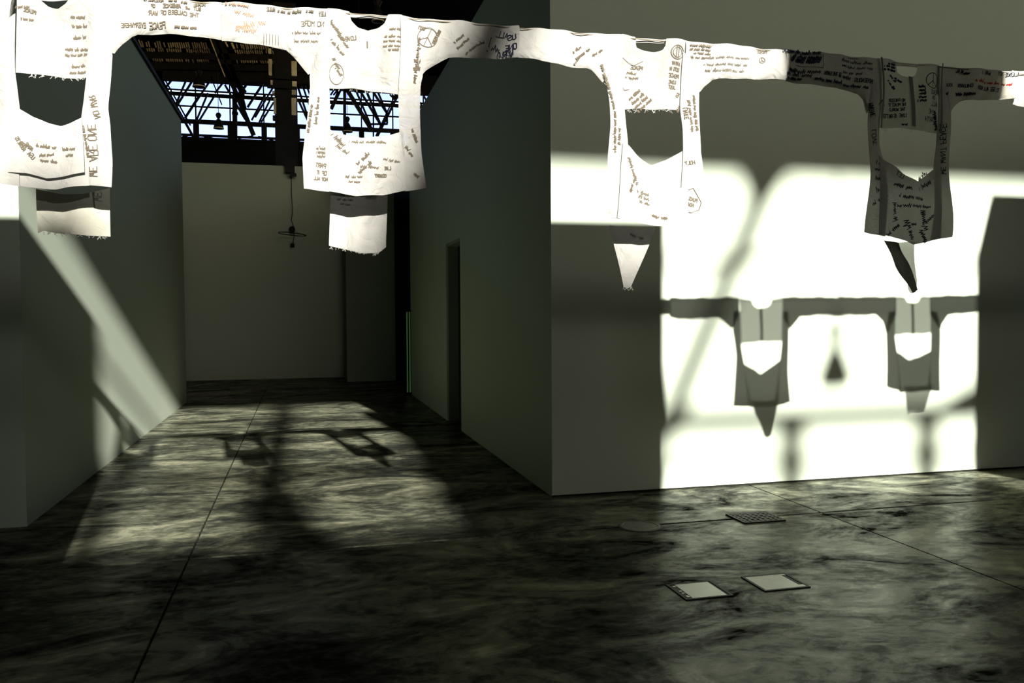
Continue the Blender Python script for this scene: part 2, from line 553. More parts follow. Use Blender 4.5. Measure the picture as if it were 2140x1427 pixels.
# corrugated deck strips under the roof
dk = tag(empty('roof_deck', (0, 38.4, 12.6)), 'strips of pale corrugated roof decking above the far windows', 'roof deck')
for (yy, hgt, Y) in ((93, 15, 38.6), (104, 9, 38.8), (124, 10, 39.4)):
    n = 0
    x = 296 + (yy - 93) * 0.6
    mb = MB()
    while x < 590:
        if not (438 < x < 490) and random.random() > 0.12:
            y = yy + (x - 300) * 0.02 + random.uniform(-1, 1)
            hh = hgt * random.uniform(0.6, 1.0)
            a = at(x, y - hh / 2, Y)
            c = at(x + hh * 0.28, y + hh / 2, Y)
            MB().bar(a, c, 2.3 * Y / F_PX, 0.05).build('corrugation', 'deck', dk)
        x += 4.6
px_bars(dk, 'hanger', 37.8, [(438, 78, 470, 160, 2.2), (290, 84, 296, 98, 2), (470, 85, 476, 98, 3), (484, 90, 490, 102, 4)], 'pale')

# column with pale flashing plates
YC = 30.0
colm = tag(empty('steel_column', (-0.3, YC, 0)), 'thick dark column with pale flaking side plates before the far windows', 'column')
a, c = at(572, 90, YC), at(619, 90, YC)
MB().box(a.x, c.x, YC, YC + 0.5, 0, a.z + 1.4).build('shaft', 'steel', colm)
for q in ((1432, 200, 1462, 255), (1432, 305, 1468, 470), (1452, 515, 1475, 560), (1470, 620, 1495, 655), (1482, 690, 1510, 850),
          (1660, 325, 1715, 475), (1668, 525, 1715, 580), (1664, 610, 1712, 660), (1660, 690, 1712, 865)):
    a, c = at(260 + q[0] / 4.757, 60 + q[1] / 4.757, YC), at(260 + q[2] / 4.757, 60 + q[3] / 4.757, YC)
    MB().box(a.x, c.x, YC - 0.06, YC - 0.01, c.z, a.z).build('side_plate', 'pale', colm)
for q in ((1420, 570, 1700, 610), (1440, 480, 1720, 520), (1475, 870, 1530, 920)):
    a, c = at(260 + q[0] / 4.757, 60 + q[1] / 4.757, YC), at(260 + q[2] / 4.757, 60 + q[3] / 4.757, YC)
    MB().box(a.x, c.x, YC - 0.16, YC - 0.01, c.z, a.z).build('collar', 'steel', colm)


# ------------------------------------------------------------------ pendant lamps
def pendant(x, y, zb, label, group, r=0.22, ztop=RZ + 0.12, pale_rim=True):
    t = tag(empty('pendant_lamp', (x, y, zb)), label, 'lamp', group)
    MB().lathe([(0.01, zb + 0.36), (0.07, zb + 0.34), (r * 0.62, zb + 0.24), (r * 0.9, zb + 0.1), (r, zb), (r * 0.96, zb), (r * 0.55, zb + 0.22), (0.01, zb + 0.3)], x, y).build('shade', 'black', t, True)
    if pale_rim:
        MB().lathe([(r, zb + 0.02), (r * 1.03, zb + 0.01), (r * 1.03, zb - 0.02), (r * 0.9, zb - 0.02), (r * 0.9, zb + 0.01)], x, y).build('rim', 'pale', t, True)
    MB().lathe([(0.005, zb + 0.60), (0.07, zb + 0.58), (0.11, zb + 0.50), (0.07, zb + 0.40), (0.02, zb + 0.33)], x, y, 14).build('ballast', 'black', t, True)
    MB().tube([(x, y, zb + 0.58), (x, y, ztop)], 0.012, 6).build('cord', 'black', t)
    return t


pl = at(457, 268, 34.0)
pendant(pl.x, 34.0, pl.z, 'small bell lamp hanging low before the lowest far window panes', 'bell lamps under the roof', r=0.19)
pl = at(416, 181, 30.0)
pendant(pl.x, 30.0, pl.z, 'bell lamp with pale rim high before the upper left panes', 'bell lamps under the roof', r=0.21)
pl = at(726, 275, 34.0)
pendant(pl.x, 34.0, pl.z, 'bell lamp seen low in the hole of the second tunic', 'bell lamps under the roof', r=0.2)
pl = at(752, 190, 26.0)
pendant(pl.x, 26.0, pl.z, 'bell lamp with pale rim at the top of the second tunic hole', 'bell lamps under the roof', r=0.19)
pl = at(790, 44, 22.0)
pendant(pl.x, 22.0, pl.z, 'bell lamp with pale rim seen through the neck of the second tunic', 'bell lamps under the roof', r=0.16)
pendant(7.79, -14.0, 8.23, 'bell lamp outside the picture whose blurred shadow falls between the tunic shadows', 'bell lamps under the roof', r=0.2)

# ------------------------------------------------------------------ hanging hoop before the back wall
YH = 21.15
hp = tag(empty('hanging_hoop', tuple(at(610, 515, YH))), 'thin dark hoop with weights hanging on a cord before the back wall', 'hoop')
q = at(607, 350, YH)
MB().box(q.x - 0.12, q.x + 0.10, YH, 21.36, q.z - 0.12, q.z + 0.20).build('bracket', 'black', hp)
MB().box(q.x - 0.02, q.x + 0.14, YH - 0.03, YH + 0.05, q.z - 0.21, q.z - 0.14).build('clamp', 'black', hp)
cp = [at(x, y, YH) for x, y in ((608, 362), (609, 380), (609.5, 410), (611, 435), (610.5, 450), (608.5, 460), (613, 472), (614, 482), (615, 490), (613, 505), (611, 512))]
MB().tube(cp, 0.010, 6).build('cord', 'black', hp)
q = at(610.5, 480, YH)
MB().lathe([(0.005, q.z + 0.09), (0.06, q.z + 0.06), (0.075, q.z), (0.05, q.z - 0.06), (0.005, q.z - 0.085)], q.x, q.y, 12).build('knot', 'black', hp, True)
q = at(611, 492, YH)
MB().tube([(q.x + 0.325 * math.cos(k * math.pi / 16), q.y - 0.35 + 0.325 * math.sin(k * math.pi / 16), q.z - 0.03 * math.cos(k * math.pi / 16)) for k in range(32)], 0.011, 6, True).build('hoop', 'black', hp)
for s in (-1, 1):
    MB().tube([(q.x + 0.3 * s, q.y - 0.35, q.z - 0.03 * s), (q.x, q.y, q.z + 0.12)], 0.003, 5).build('stay', 'black', hp)
q = at(611, 513, YH)
MB().lathe([(0.005, q.z + 0.05), (0.045, q.z + 0.04), (0.05, q.z - 0.04), (0.005, q.z - 0.05)], q.x, q.y, 12).build('weight', 'black', hp)

# ------------------------------------------------------------------ floor fittings
def floor_box(x0, x1, y0, y1, label, strip_left):
    t = tag(empty('floor_box', ((x0 + x1) / 2, (y0 + y1) / 2, 0)), label, 'floor box')
    h = 0.006
    fr = MB()
    e = 0.016
    fr.box(x0, x1, y0, y0 + e, 0, h)
    fr.box(x0, x1, y1 - e, y1, 0, h)
    fr.box(x0, x0 + e, y0 + e, y1 - e, 0, h)
    fr.box(x1 - e, x1, y0 + e, y1 - e, 0, h)
    fr.build('frame', 'black', t)
    a, b_ = (x0 + e, x1 - e)
    if strip_left:
        lx0, lx1 = a + 0.032, b_ - 0.016
    else:
        lx0, lx1 = a, b_ - 0.030
    MB().box(lx0, lx1, y0 + e, y1 - e, 0.0, h - 0.001).build('cover_plate', 'lid', t)
    if strip_left:
        MB().box(a, lx0, y0 + e, y1 - e, 0, 0.003).build('socket_strip', 'black', t)
        for k, yy in enumerate((0.035, 0.10, 0.135, 0.215)):
            MB().box(a + 0.008, lx0 - 0.006, y0 + yy, y0 + yy + (0.03, 0.014, 0.014, 0.02)[k], 0.003, 0.0055).build('socket', 'lid', t)
        MB().box(lx1 + 0.001, b_, y0 + e, y1 - e, 0, 0.003).build('cable_slot', 'black', t)
    else:
        MB().box(lx1, b_, y0 + 0.05, y1 - 0.04, 0, 0.003).build('cable_slot', 'black', t)
        MB().box(lx1 - 0.001, b_, y0 + e, y0 + 0.05, 0, h - 0.001).build('cover_tongue', 'lid', t)
        MB().box(lx1 - 0.001, b_, y1 - 0.04, y1 - e, 0, h - 0.001).build('cover_tongue', 'lid', t)
    return t


floor_box(2.045, 2.335, 4.195, 4.465, 'floor outlet box with pale plate and sockets along its left edge', True)
floor_box(2.54, 2.835, 4.21, 4.48, 'floor outlet box with pale plate and dark slot on its right', False)
gt = tag(empty('floor_grate', (3.385, 5.755, 0)), 'square black cast iron drain grate set in the floor joint', 'grate')
gr = MB()
for (a, b_, c, d) in ((3.21, 3.56, 5.61, 5.63), (3.21, 3.56, 5.88, 5.90), (3.21, 3.23, 5.63, 5.88), (3.54, 3.56, 5.63, 5.88)):
    gr.box(a, b_, c, d, 0, 0.01)
gr.build('frame', 'grate', gt)
MB().box(3.23, 3.54, 5.63, 5.88, 0.0005, 0.002).build('pit', 'black', gt)
for k in range(7):
    x = 3.23 + 0.31 * (k + 0.5) / 7
    MB().box(x - 0.011, x + 0.011, 5.63, 5.88, 0.002, 0.009).build('bar', 'grate', gt)
for k in range(5):
    y = 5.63 + 0.25 * (k + 0.5) / 5
    MB().box(3.23, 3.54, y - 0.009, y + 0.009, 0.002, 0.010).build('cross_bar', 'grate', gt)
rc = tag(empty('drain_cover', (2.43, 5.755, 0)), 'round worn drain cover level with the shaded floor by the corner', 'drain cover')
MB().lathe([(0.15, 0.0), (0.15, 0.005), (0.135, 0.006), (0.132, 0.003), (0.001, 0.004)], 2.43, 5.755, 28).build('plate', mat('worn_iron', (0.10, 0.10, 0.075), 0.6, 0.3, noise=0.4, nscale=30), rc)
MB().lathe([(0.165, 0.0), (0.165, 0.003), (0.152, 0.003), (0.152, 0.0)], 2.43, 5.755, 28).build('rim', 'grate', rc)

# green glow where the right wall ends, built as emissive upright tubes
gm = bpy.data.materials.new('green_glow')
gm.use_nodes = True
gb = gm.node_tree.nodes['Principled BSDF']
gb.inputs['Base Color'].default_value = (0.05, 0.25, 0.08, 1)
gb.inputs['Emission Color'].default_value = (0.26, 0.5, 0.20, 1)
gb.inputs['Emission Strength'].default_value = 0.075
tl = tag(empty('green_glow_tubes', (2.03, 16.3, 0)), 'dim green glow at the end of the right wall, built as upright strips', 'lamp')
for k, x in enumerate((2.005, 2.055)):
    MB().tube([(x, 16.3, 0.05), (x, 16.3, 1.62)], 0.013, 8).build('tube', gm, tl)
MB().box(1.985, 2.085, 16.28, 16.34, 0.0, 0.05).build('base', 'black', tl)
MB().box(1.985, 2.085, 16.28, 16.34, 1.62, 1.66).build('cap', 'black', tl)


# ------------------------------------------------------------------ the shirts
def resample(pts, n):
    P = [Vector(p) for p in pts]
    d = [0.0]
    for i in range(1, len(P)):
        d.append(d[-1] + (P[i] - P[i - 1]).length)
    out = []
    for k in range(n):
        s = d[-1] * k / (n - 1)
        i = 1
        while i < len(d) - 1 and d[i] < s:
            i += 1
        t = (s - d[i - 1]) / max(1e-9, d[i] - d[i - 1])
        out.append(P[i - 1].lerp(P[i], t))
    return out


def wrinkle(x, z, seed):
    return 1.6 * (0.006 * math.sin(21 * x + 3.1 * seed + 2.0 * math.sin(4 * z + seed)) + 0.004 * math.sin(47 * x - 9 * z + seed * 1.7)
            + 0.005 * math.sin(13 * z + 5 * x + seed * 2.3))


def conv(pts, shadow):
    """outline to the plane of the line; a shadow outline is carried back along the sunlight"""
    out = []
    for x, y in pts:
        if shadow:
            p = at(x, y, YF)
            p = p + SUN_DIR * (Y_STRING - YF)
        else:
            p = at(x, y, Y_STRING)
        out.append(Vector((p.x, p.z)))
    return out


class Shirt:
    def __init__(self, label, seed, base, shadow=False, ink='ink'):
        self.seed, self.shadow, self.ink = seed, shadow, ink
        b = conv([base], shadow)[0]
        self.root = tag(empty('cotton_tunic', (b.x, Y_STRING, b.y)), label, 'tunic', 'joined cotton tunics on the wire')
        self.parts = {}

    def yoff(self, x, z, dy):
        return Y_STRING + dy + wrinkle(x, z, self.seed)

    def panel(self, name, A, B, m, dy=0.0, thick=0.0015, n=26, rows=14, bulge=0.0, fray=0.0):
        A = resample(conv(A, self.shadow), n)
        B = resample(conv(B, self.shadow), n)
        if fray:
            for k in range(n):
                B[k].y += random.uniform(-fray, fray)
        v, f = [], []
        for side in (-1, 1):
            for r in range(rows):
                t = r / (rows - 1)
                for k in range(n):
                    p = A[k].lerp(B[k], t)
                    e = math.sqrt(max(0.0, 1 - (2 * t - 1) ** 2)) * bulge
                    v.append((p.x, self.yoff(p.x, p.y, dy) + side * (thick / 2 + e / 2), p.y))
        N = n * rows
        for r in range(rows - 1):
            for k in range(n - 1):
                a = r * n + k
                f.append((a, a + 1, a + n + 1, a + n))
                f.append((N + a, N + a + n, N + a + n + 1, N + a + 1))
        rim = [k for k in range(n)] + [r * n + n - 1 for r in range(1, rows)] + [(rows - 1) * n + k for k in range(n - 2, -1, -1)] + [r * n for r in range(rows - 2, 0, -1)]
        R0 = len(v)
        v += [v[a] for a in rim] + [v[N + a] for a in rim]
        R = len(rim)
        for k in range(R):
            k2 = (k + 1) % R
            f.append((R0 + k2, R0 + k, R0 + R + k, R0 + R + k2))
        mb = MB()
        mb.v, mb.f = v, f
        o = mb.build(name, m, self.root, True)
        self.parts.setdefault(name, []).append((o, dy - bulge / 2))
        return o


FONT = {
    'A': '002640 1232', 'B': '00063645443303 3342413000', 'C': '4536160501103041', 'D': '00062644422000', 'E': '46060040 0333',
    'F': '460600 0333', 'G': '45361605011030414323', 'H': '0006 4046 0343', 'I': '2026', 'J': '4641301001', 'K': '0006 460340',
    'L': '060040', 'M': '0006234640', 'N': '00064046', 'O': '160501103041453616', 'P': '00063645443303', 'Q': '160501103041453616 2240',
    'R': '00063645443303 2340', 'S': '453616050413334241301001', 'T': '0646 2620', 'U': '060110304146', 'V': '062046', 'W': '0610233046',
    'X': '0046 0640', 'Y': '062346 2320', 'Z': '06460040', '.': '2021', '-': '1333', '!': '2622 2120', '?': '0516364544232 2', ',': '2210',
    '&': '40154635251001102 0', "'": '2625',
}


def glyph(ch):
    out = []
    for s in FONT.get(ch, '').split(' '):
        pts = [(int(s[i]), int(s[i + 1])) for i in range(0, len(s) - 1, 2)]
        if len(pts) > 1:
            out.append(pts)
    return out


class Ink:
    """pen strokes on the cloth; places in picture units, carried to the cloth surface"""

    def __init__(self, shirt, part, idx=0):
        self.s = shirt
        self.o, self.dy = shirt.parts[part][idx]
        self.strokes = []

    def stroke(self, pts, w=1.6):
        self.strokes.append((pts, w))
        return self

    def text(self, t, x, y, h, ang=0.0, sp=1.0, w=1.5, mirror=True):
        """mirror-written: the line starts at (x, y) on the right and runs to the left"""
        a = math.radians(ang)
        ca, sa = math.cos(a), math.sin(a)
        u = h / 6.0
        cx = 0.0
        for ch in t:
            if ch == ' ':
                cx += 3.2 * u * sp
                continue
            jy, js = random.uniform(-0.35, 0.35) * u, random.uniform(0.9, 1.1)
            sl = random.uniform(-0.08, 0.12)
            for st in glyph(ch):
                pp = []
                for gx, gy in st:
                    lx = cx + (gx * 0.85 * js + gy * sl + random.uniform(-.12, .12)) * u * sp
                    ly = gy * u * js + jy + random.uniform(-.12, .12) * u
                    lx = -lx if mirror else lx
                    pp.append((x + lx * ca - (-ly) * sa * 1.0, y + lx * sa + (-ly) * ca))
                self.strokes.append((pp, w))
            cx += (2.2 if ch in "I.!,'" else 5.0) * 0.85 * u * sp
        return self

    def scribble(self, x, y, width, h, ang=0.0, w=1.3):
        """an unreadable run of handwriting"""
        a = math.radians(ang)
        ca, sa = math.cos(a), math.sin(a)
        cx = 0.0
        while cx < width:
            L = random.uniform(1.6, 4.2) * h
            pp, k = [], 0.0
            while k < L and cx + k < width:
                ly = (random.uniform(-0.2, 0.15) if len(pp) % 2 else random.uniform(0.5, 1.0)) * h
                if random.random() < 0.12:
                    ly *= 1.6
                lx = -(cx + k)
                pp.append((x + lx * ca + ly * sa, y + lx * sa - ly * ca))
                k += random.uniform(0.16, 0.34) * h
            if len(pp) > 1:
                self.strokes.append((pp, w))
            cx += L + h * random.uniform(0.4, 0.8)
        return self

    def circle(self, cx, cy, r, w=1.5, peace=True, tilt=0.0, squash=1.0):
        self.strokes.append(([(cx + r * math.cos(k * math.pi / 10), cy + r * squash * math.sin(k * math.pi / 10)) for k in range(21)], w))
        if peace:
            for an in ((90, 270), (90, 90), (45, None), (135, None)) if False else ((270, 0.0), (90, 0.0), (40, 0.0), (140, 0.0)):
                t = math.radians(an[0] + tilt)
                self.strokes.append(([(cx, cy), (cx + r * math.cos(t), cy + r * squash * math.sin(t))], w))
        return self

    def build(self, m=None, name='handwriting'):
        v, f = [], []
        s = self.s
        for pts, w in self.strokes:
            P = conv(pts, s.shadow)
            hw_ = w * 0.5 * 3.75 / F_PX
            for i in range(len(P) - 1):
                a, c = P[i], P[i + 1]
                d = c - a
                if d.length < 1e-6:
                    continue
                nseg = max(1, int(d.length / 0.03))
                n = Vector((-d.y, d.x)).normalized() * hw_
                e = d.normalized() * (hw_ * 0.7)
                a2, c2 = a - e, c + e
                for k in range(nseg):
                    p, q_ = a2.lerp(c2, k / nseg), a2.lerp(c2, (k + 1) / nseg)
                    b = len(v)
                    for r_ in (p - n, p + n, q_ + n, q_ - n):
                        v.append((r_.x, s.yoff(r_.x, r_.y, self.dy) - 0.0035, r_.y))
                    f.append((b, b + 1, b + 2, b + 3))
        mb = MB()
        mb.v, mb.f = v, f
        return tag(mb.build(name, m or s.ink, self.o), kind='stuff')


def top_line(x):                                       # top edge of the joined sleeves in the picture
    p = [(-700, -75), (250, -10), (396, 0), (462, 4.5), (540, 10.5), (630, 18), (714, 21), (770, 28), (857, 34), (940, 41.6), (1081, 55),
         (1147, 60), (1300, 74), (1428, 86), (1560, 96.5), (1627, 103.5), (1831, 122), (1964, 137), (2084, 147), (2140, 151), (2900, 216)]
    for (a, b_), (c, d) in zip(p, p[1:]):
        if a <= x <= c:
            return b_ + (d - b_) * (x - a) / (c - a)
    return p[-1][1]


def top(xa, xb, n=9):
    return [(xa + (xb - xa) * k / (n - 1), top_line(xa + (xb - xa) * k / (n - 1))) for k in range(n)]


def neck_band(s, pts, lower, m='cloth', dy=0.012):
    s.panel('neck_band', pts, lower, m, dy, n=14, rows=3)


# ---- tunic at the left edge of the picture
s1 = Shirt('large bright tunic at the left edge of the picture with a wide square hole', 1.0, (115, 390))
s1.panel('sleeve', [(187, 40), (235, 116), (250, 95), (282, 72), (330, 72), (400, 77), (463, 83)], top(187, 463), 'cloth', 0, bulge=0.03)
s1.panel('sleeve', [(-240, 48), (-100, 52), (-52, 60), (-20, 90), (-3, 112), (20, 40)], top(-240, 30), 'cloth', 0, bulge=0.03)
s1.panel('chest_panel', [(38, 156), (80, 157), (130, 163), (183, 164)], [(35, top_line(35)), (74, top_line(74)), (80, -4), (100, 12), (120, 18), (138, 10), (148, 0), (154, top_line(154)), (190, top_line(190))], 'sheer', -0.005, n=40, rows=16)
neck_band(s1, [(68, -4), (112, -2), (158, 1)], [(68, -23), (112, -20), (158, -16)])
s1.panel('side_panel', [(234, 392), (237, 340), (234, 265), (229, 228), (233, 180), (236, 114), (215, 60)], [(188, 388), (180, 330), (172, 252), (178, 215), (183, 163), (185, 110), (186, 40)], 'cloth', -0.012, n=30, rows=8, bulge=0.012)
s1.panel('side_panel', [(44, 391), (40, 330), (45, 232), (42, 190), (38, 156), (36, 110), (34, 30)], [(-22, 380), (-22, 330), (-16, 260), (-10, 200), (-6, 160), (-3, 110), (10, 50)], 'cloth', -0.012, n=30, rows=8, bulge=0.012)
s1.panel('lower_panel', [(22, 362), (60, 364), (100, 374), (140, 370), (180, 362)], [(44, 230), (75, 248), (105, 260), (129, 265), (150, 259), (176, 250)], 'cloth', -0.026, n=30, rows=14)
s1.panel('hem_panel', [(20, 385), (60, 392), (115, 396), (150, 391), (190, 388)], [(30, 300), (80, 320), (130, 325), (182, 300)], 'cloth', -0.004, n=24, rows=8)
s1.panel('tail', [(48, 478), (60, 472), (90, 478), (150, 483), (210, 486)], [(44, 380), (90, 390), (150, 392), (207, 378)], 'grey', 0.19, n=24, rows=12, fray=0.0)
i_ = Ink(s1, 'side_panel', 0)
i_.text('WE ARE ONE', 190, 370, 17, 88, 0.95, 1.6).text('NO WAR', 202, 252, 12, 76, 1.0, 1.5)
i_.scribble(185, 330, 66, 5, 82).build()
i_ = Ink(s1, 'chest_panel')
for k, (x, y, w_) in enumerate(((178, 40, 30), (182, 58, 32), (180, 80, 28), (184, 106, 50), (182, 116, 46), (178, 140, 30), (180, 154, 36), (70, 45, 26), (62, 18, 30))):
    i_.scribble(x, y, w_, 5, random.uniform(-3, 4))
i_.text('PEACE', 74, 30, 7, 12).build()
i_ = Ink(s1, 'lower_panel')
i_.text('ROCKETS', 52, 318, 7, 58, 0.9, 1.3).text('FOR', 56, 312, 7, 40).text('ARMS', 70, 318, 7, 40).text('USA', 72, 336, 8, 48)
for (x, y, w_) in ((118, 312, 40), (114, 326, 30), (120, 342, 36), (160, 316, 30), (156, 328, 20)):
    i_.scribble(x, y, w_, 5, random.uniform(-8, 8))
i_.build()
i_ = Ink(s1, 'sleeve', 0)
i_.text('PEACE', 429, 14, 6, 3.4, 1.15).scribble(392, 11, 12, 4, 3).scribble(372, 9, 18, 4, 3).text('ABSENCE OF', 344, 8, 6.5, 3.4, 1.0)
i_.text('BUT', 420, 24, 7, 2, 1.0).scribble(398, 23, 12, 4, 2).text('ABSENCE', 380, 23, 7.5, 2.4, 1.0).text('OF', 326, 20, 6, 2)
i_.text('THE CAUSES OF WAR', 416, 38, 8, 1.5, 1.12)
i_.text('PEACE', 348, 62, 11, 0, 0.9, 1.7).text('EVERYWHERE', 306, 59, 8, 0.5, 0.92, 1.3)
i_.scribble(412, 63, 44, 4, -1).build()

# ---- second tunic, in front of the far windows
s2 = Shirt('bright tunic with a square tail whose hole frames the far windows', 2.3, (760, 408))
s2.panel('sleeve', [(463, 83), (500, 88), (560, 97), (596, 101), (612, 116), (646, 155), (690, 100)], top(463, 690), 'cloth', 0, bulge=0.03)
s2.panel('sleeve', [(836, 100), (882, 158), (890, 148), (912, 133), (935, 121), (1000, 122), (1083, 119.5)], top(836, 1083), 'cloth', 0, bulge=0.03)
s2.panel('chest_panel', [(686, 185), (740, 186), (790, 191), (838, 198)], [(684, top_line(684)), (730, top_line(730)), (734, 42), (748, 58), (768, 66), (790, 60), (803, 50), (811, top_line(811)), (840, top_line(840))], 'sheer', -0.005, n=40, rows=16, fray=0.0)
neck_band(s2, [(722, 33), (770, 36), (818, 38)], [(722, 21), (770, 28), (818, 31.5)])
s2.panel('side_panel', [(635, 395), (632, 330), (643, 240), (648, 180), (647, 153), (665, 100)], [(692, 401), (690, 330), (690, 272), (690, 230), (688, 184), (688, 90)], 'cloth', -0.012, n=30, rows=8, bulge=0.012)
s2.panel('side_panel', [(844, 401), (838, 330), (835, 275), (834, 240), (832, 197), (836, 90)], [(889, 395), (880, 320), (876, 230), (877, 180), (883, 158), (858, 95)], 'cloth', -0.012, n=30, rows=8, bulge=0.012)
s2.panel('lower_panel', [(688, 400), (745, 411), (800, 409), (848, 399)], [(688, 271), (705, 280), (725, 287), (755, 291), (800, 287), (836, 276)], 'cloth', -0.02, n=30, rows=14)
s2.panel('tail', [(690, 507), (720, 514), (760, 524), (800, 522), (815, 510)], [(694, 396), (730, 400), (780, 402), (819, 394)], 'cloth', 0.17, n=24, rows=12)
i_ = Ink(s2, 'sleeve', 0)
i_.text('LET', 680, 38, 8, 3, 0.9).scribble(655, 31, 16, 4, 3).scribble(630, 31, 30, 5, 3).scribble(596, 28, 16, 4, 3).text('RULE', 575, 27, 6, 3)
i_.text('NO MORE', 676, 60, 10, 2, 1.0, 1.0).scribble(670, 76, 60, 5, 2, 0.9).scribble(664, 92, 50, 5, 2, 0.9)
for k in range(6):
    i_.stroke([(552 + k * 6, 74), (552 + k * 6, 92)], 0.8)
i_.build()
i_ = Ink(s2, 'sleeve', 0)
i_.scribble(520, 20, 50, 6, 8, 1.0).scribble(530, 40, 40, 8, 12, 1.0).scribble(556, 56, 46, 9, -6, 1.1).scribble(520, 62, 34, 8, 0, 1.1).scribble(536, 70, 44, 8, 4, 1.0).build('orange')
i_ = Ink(s2, 'chest_panel')
i_.scribble(708, 76, 36, 5, 52).scribble(718, 88, 40, 5, 52).scribble(726, 102, 34, 5, 50).scribble(716, 118, 40, 5, 48).text('LOVE', 744, 84, 8, -6)
i_.scribble(838, 66, 26, 4, 2).scribble(836, 82, 34, 4, 3).scribble(836, 92, 36, 4, 3).scribble(836, 102, 38, 4, 3).scribble(832, 110, 22, 4, 3)
i_.scribble(706, 146, 24, 6, 60).scribble(712, 160, 20, 6, 50).circle(703, 156, 15, 1.0, False, 0, 1.4)
i_.stroke([(767, 89), (767.5, 101)], 2.4).build()
i_ = Ink(s2, 'sleeve', 1)
i_.circle(893, 80, 21, 1.4, True, 25)
i_.text('WAGE PEACE', 922, 66, 6, -62, 0.8).text('LOVE', 876, 54, 6, 200, 0.9)
i_.scribble(968, 78, 26, 5, -40, 1.1).scribble(980, 84, 34, 5, -42, 1.1).scribble(996, 98, 30, 5, -38, 1.1).scribble(1012, 92, 22, 5, -20, 1.1)
i_.build()
i_ = Ink(s2, 'sleeve', 1)
i_.text('US', 1076, 84, 10, -8, 1.1, 1.8).text('ALL', 1060, 82, 12, 12, 1.0, 1.6).text('ONE', 1078, 104, 11, -4, 1.0, 1.8).text('WORLD', 1072, 117, 10, -4, 0.9, 1.6).scribble(1044, 108, 20, 10, 8, 1.5)
i_.stroke([(1016, 108), (1017, 110)], 2.2).stroke([(1026, 80), (1020, 100)], 1.4).build('marker')
i_ = Ink(s2, 'side_panel', 0)
i_.scribble(668, 205, 60, 5, -84).scribble(654, 220, 60, 5, -82)
for k in range(3):
    i_.scribble(680, 314 + 8 * k, 20, 5, -2, 1.2)
i_.text('PART', 680, 352, 8, 10).text('OF IT', 682, 366, 7, 6).text('NOT ALL', 684, 378, 6, 4).build()
i_ = Ink(s2, 'side_panel', 1)
i_.text('LIGHT', 876, 134, 5.5, 2, 0.8).text('OF', 872, 143, 5, 2).text('TRUST', 876, 152, 5.5, 2, 0.8)
i_.scribble(862, 178, 100, 5, 97).scribble(868, 300, 30, 5, 70).scribble(858, 330, 26, 5, 60).scribble(872, 374, 14, 5, 40).build()
i_ = Ink(s2, 'lower_panel')
i_.scribble(806, 302, 78, 5, 0, 1.1).scribble(716, 310, 36, 7, 48).scribble(724, 326, 30, 6, 40).scribble(772, 326, 34, 6, -40).scribble(776, 344, 34, 6, -40)
i_.scribble(834, 342, 40, 5, 10, 1.1).text('LIVE', 816, 356, 6.5, -4, 0.9).scribble(790, 356, 40, 6, 4).text('COUNTRY', 806, 372, 6, -3, 0.8).scribble(756, 374, 36, 5, 2).scribble(752, 384, 28, 4, 4, 1.0).build()

# ---- third tunic, against the sunlit wall
s3 = Shirt('bright tunic with twisted lower fold and pointed tail before the sunlit wall', 3.9, (1365, 470))
s3.panel('sleeve', [(1083, 119.5), (1130, 128), (1180, 137), (1230, 143), (1240, 150), (1262, 178), (1300, 130)], top(1083, 1300), 'cloth', 0, bulge=0.03)
s3.panel('sleeve', [(1430, 130), (1463, 196), (1470, 184), (1490, 166), (1560, 165), (1640, 168)], top(1430, 1640), 'cloth', 0, bulge=0.03)
s3.panel('chest_panel', [(1303, 229), (1340, 227), (1364, 231), (1424, 229)], [(1296, top_line(1296)), (1329, top_line(1329)), (1331, 98), (1345, 106), (1365, 110), (1383, 106), (1388, 98), (1390, top_line(1390)), (1434, top_line(1434))], 'sheer', -0.005, n=40, rows=16)
neck_band(s3, [(1320, 86), (1360, 88), (1398, 90)], [(1320, 75.5), (1360, 79.5), (1398, 83)])
s3.panel('side_panel', [(1270, 456), (1268, 400), (1268, 330), (1271, 265), (1268, 215), (1263, 176), (1280, 120)], [(1314, 460), (1311, 400), (1310, 300), (1306, 260), (1304, 229), (1301, 180), (1300, 120)], 'cloth', -0.012, n=30, rows=8, bulge=0.012)
s3.panel('side_panel', [(1418, 466), (1420, 400), (1422, 316), (1423, 270), (1421, 229), (1424, 180), (1424, 110)], [(1471, 455), (1470, 400), (1466, 345), (1463, 320), (1462, 200), (1462, 190), (1448, 130)], 'cloth', -0.012, n=30, rows=8, bulge=0.012)
s3.panel('lower_panel', [(1284, 457), (1320, 466), (1350, 472), (1380, 473), (1408, 471), (1434, 464)], [(1298, 300), (1322, 326), (1342, 368), (1362, 396), (1402, 400), (1434, 388)], 'cloth', -0.024, n=30, rows=14)
s3.panel('turned_fold', [(1340, 360), (1352, 385), (1375, 398), (1404, 400), (1436, 392)], [(1304, 296), (1336, 326), (1360, 346), (1392, 334), (1432, 312)], 'cloth', -0.006, n=26, rows=10)
s3.panel('tail', [(1335, 597), (1344, 600), (1352, 597)], [(1303, 462), (1340, 470), (1380, 470), (1407, 464)], 'sheer', 0.19, n=20, rows=16)
i_ = Ink(s3, 'chest_panel')
i_.circle(1412, 112, 14, 1.8, False).circle(1412, 112, 10, 1.2, False).stroke([(1410, 100), (1409, 124)], 1.6).stroke([(1415, 100), (1414, 124)], 1.6)
i_.text('I AM MY', 1420, 138, 6.5, 3, 0.75).text('LETS IN', 1418, 150, 6.5, 3, 0.75).text('PEACE', 1418, 164, 7, 5, 0.95).text('LOVE', 1412, 176, 6.5, 3).text('JUST', 1412, 187, 6.5, 3)
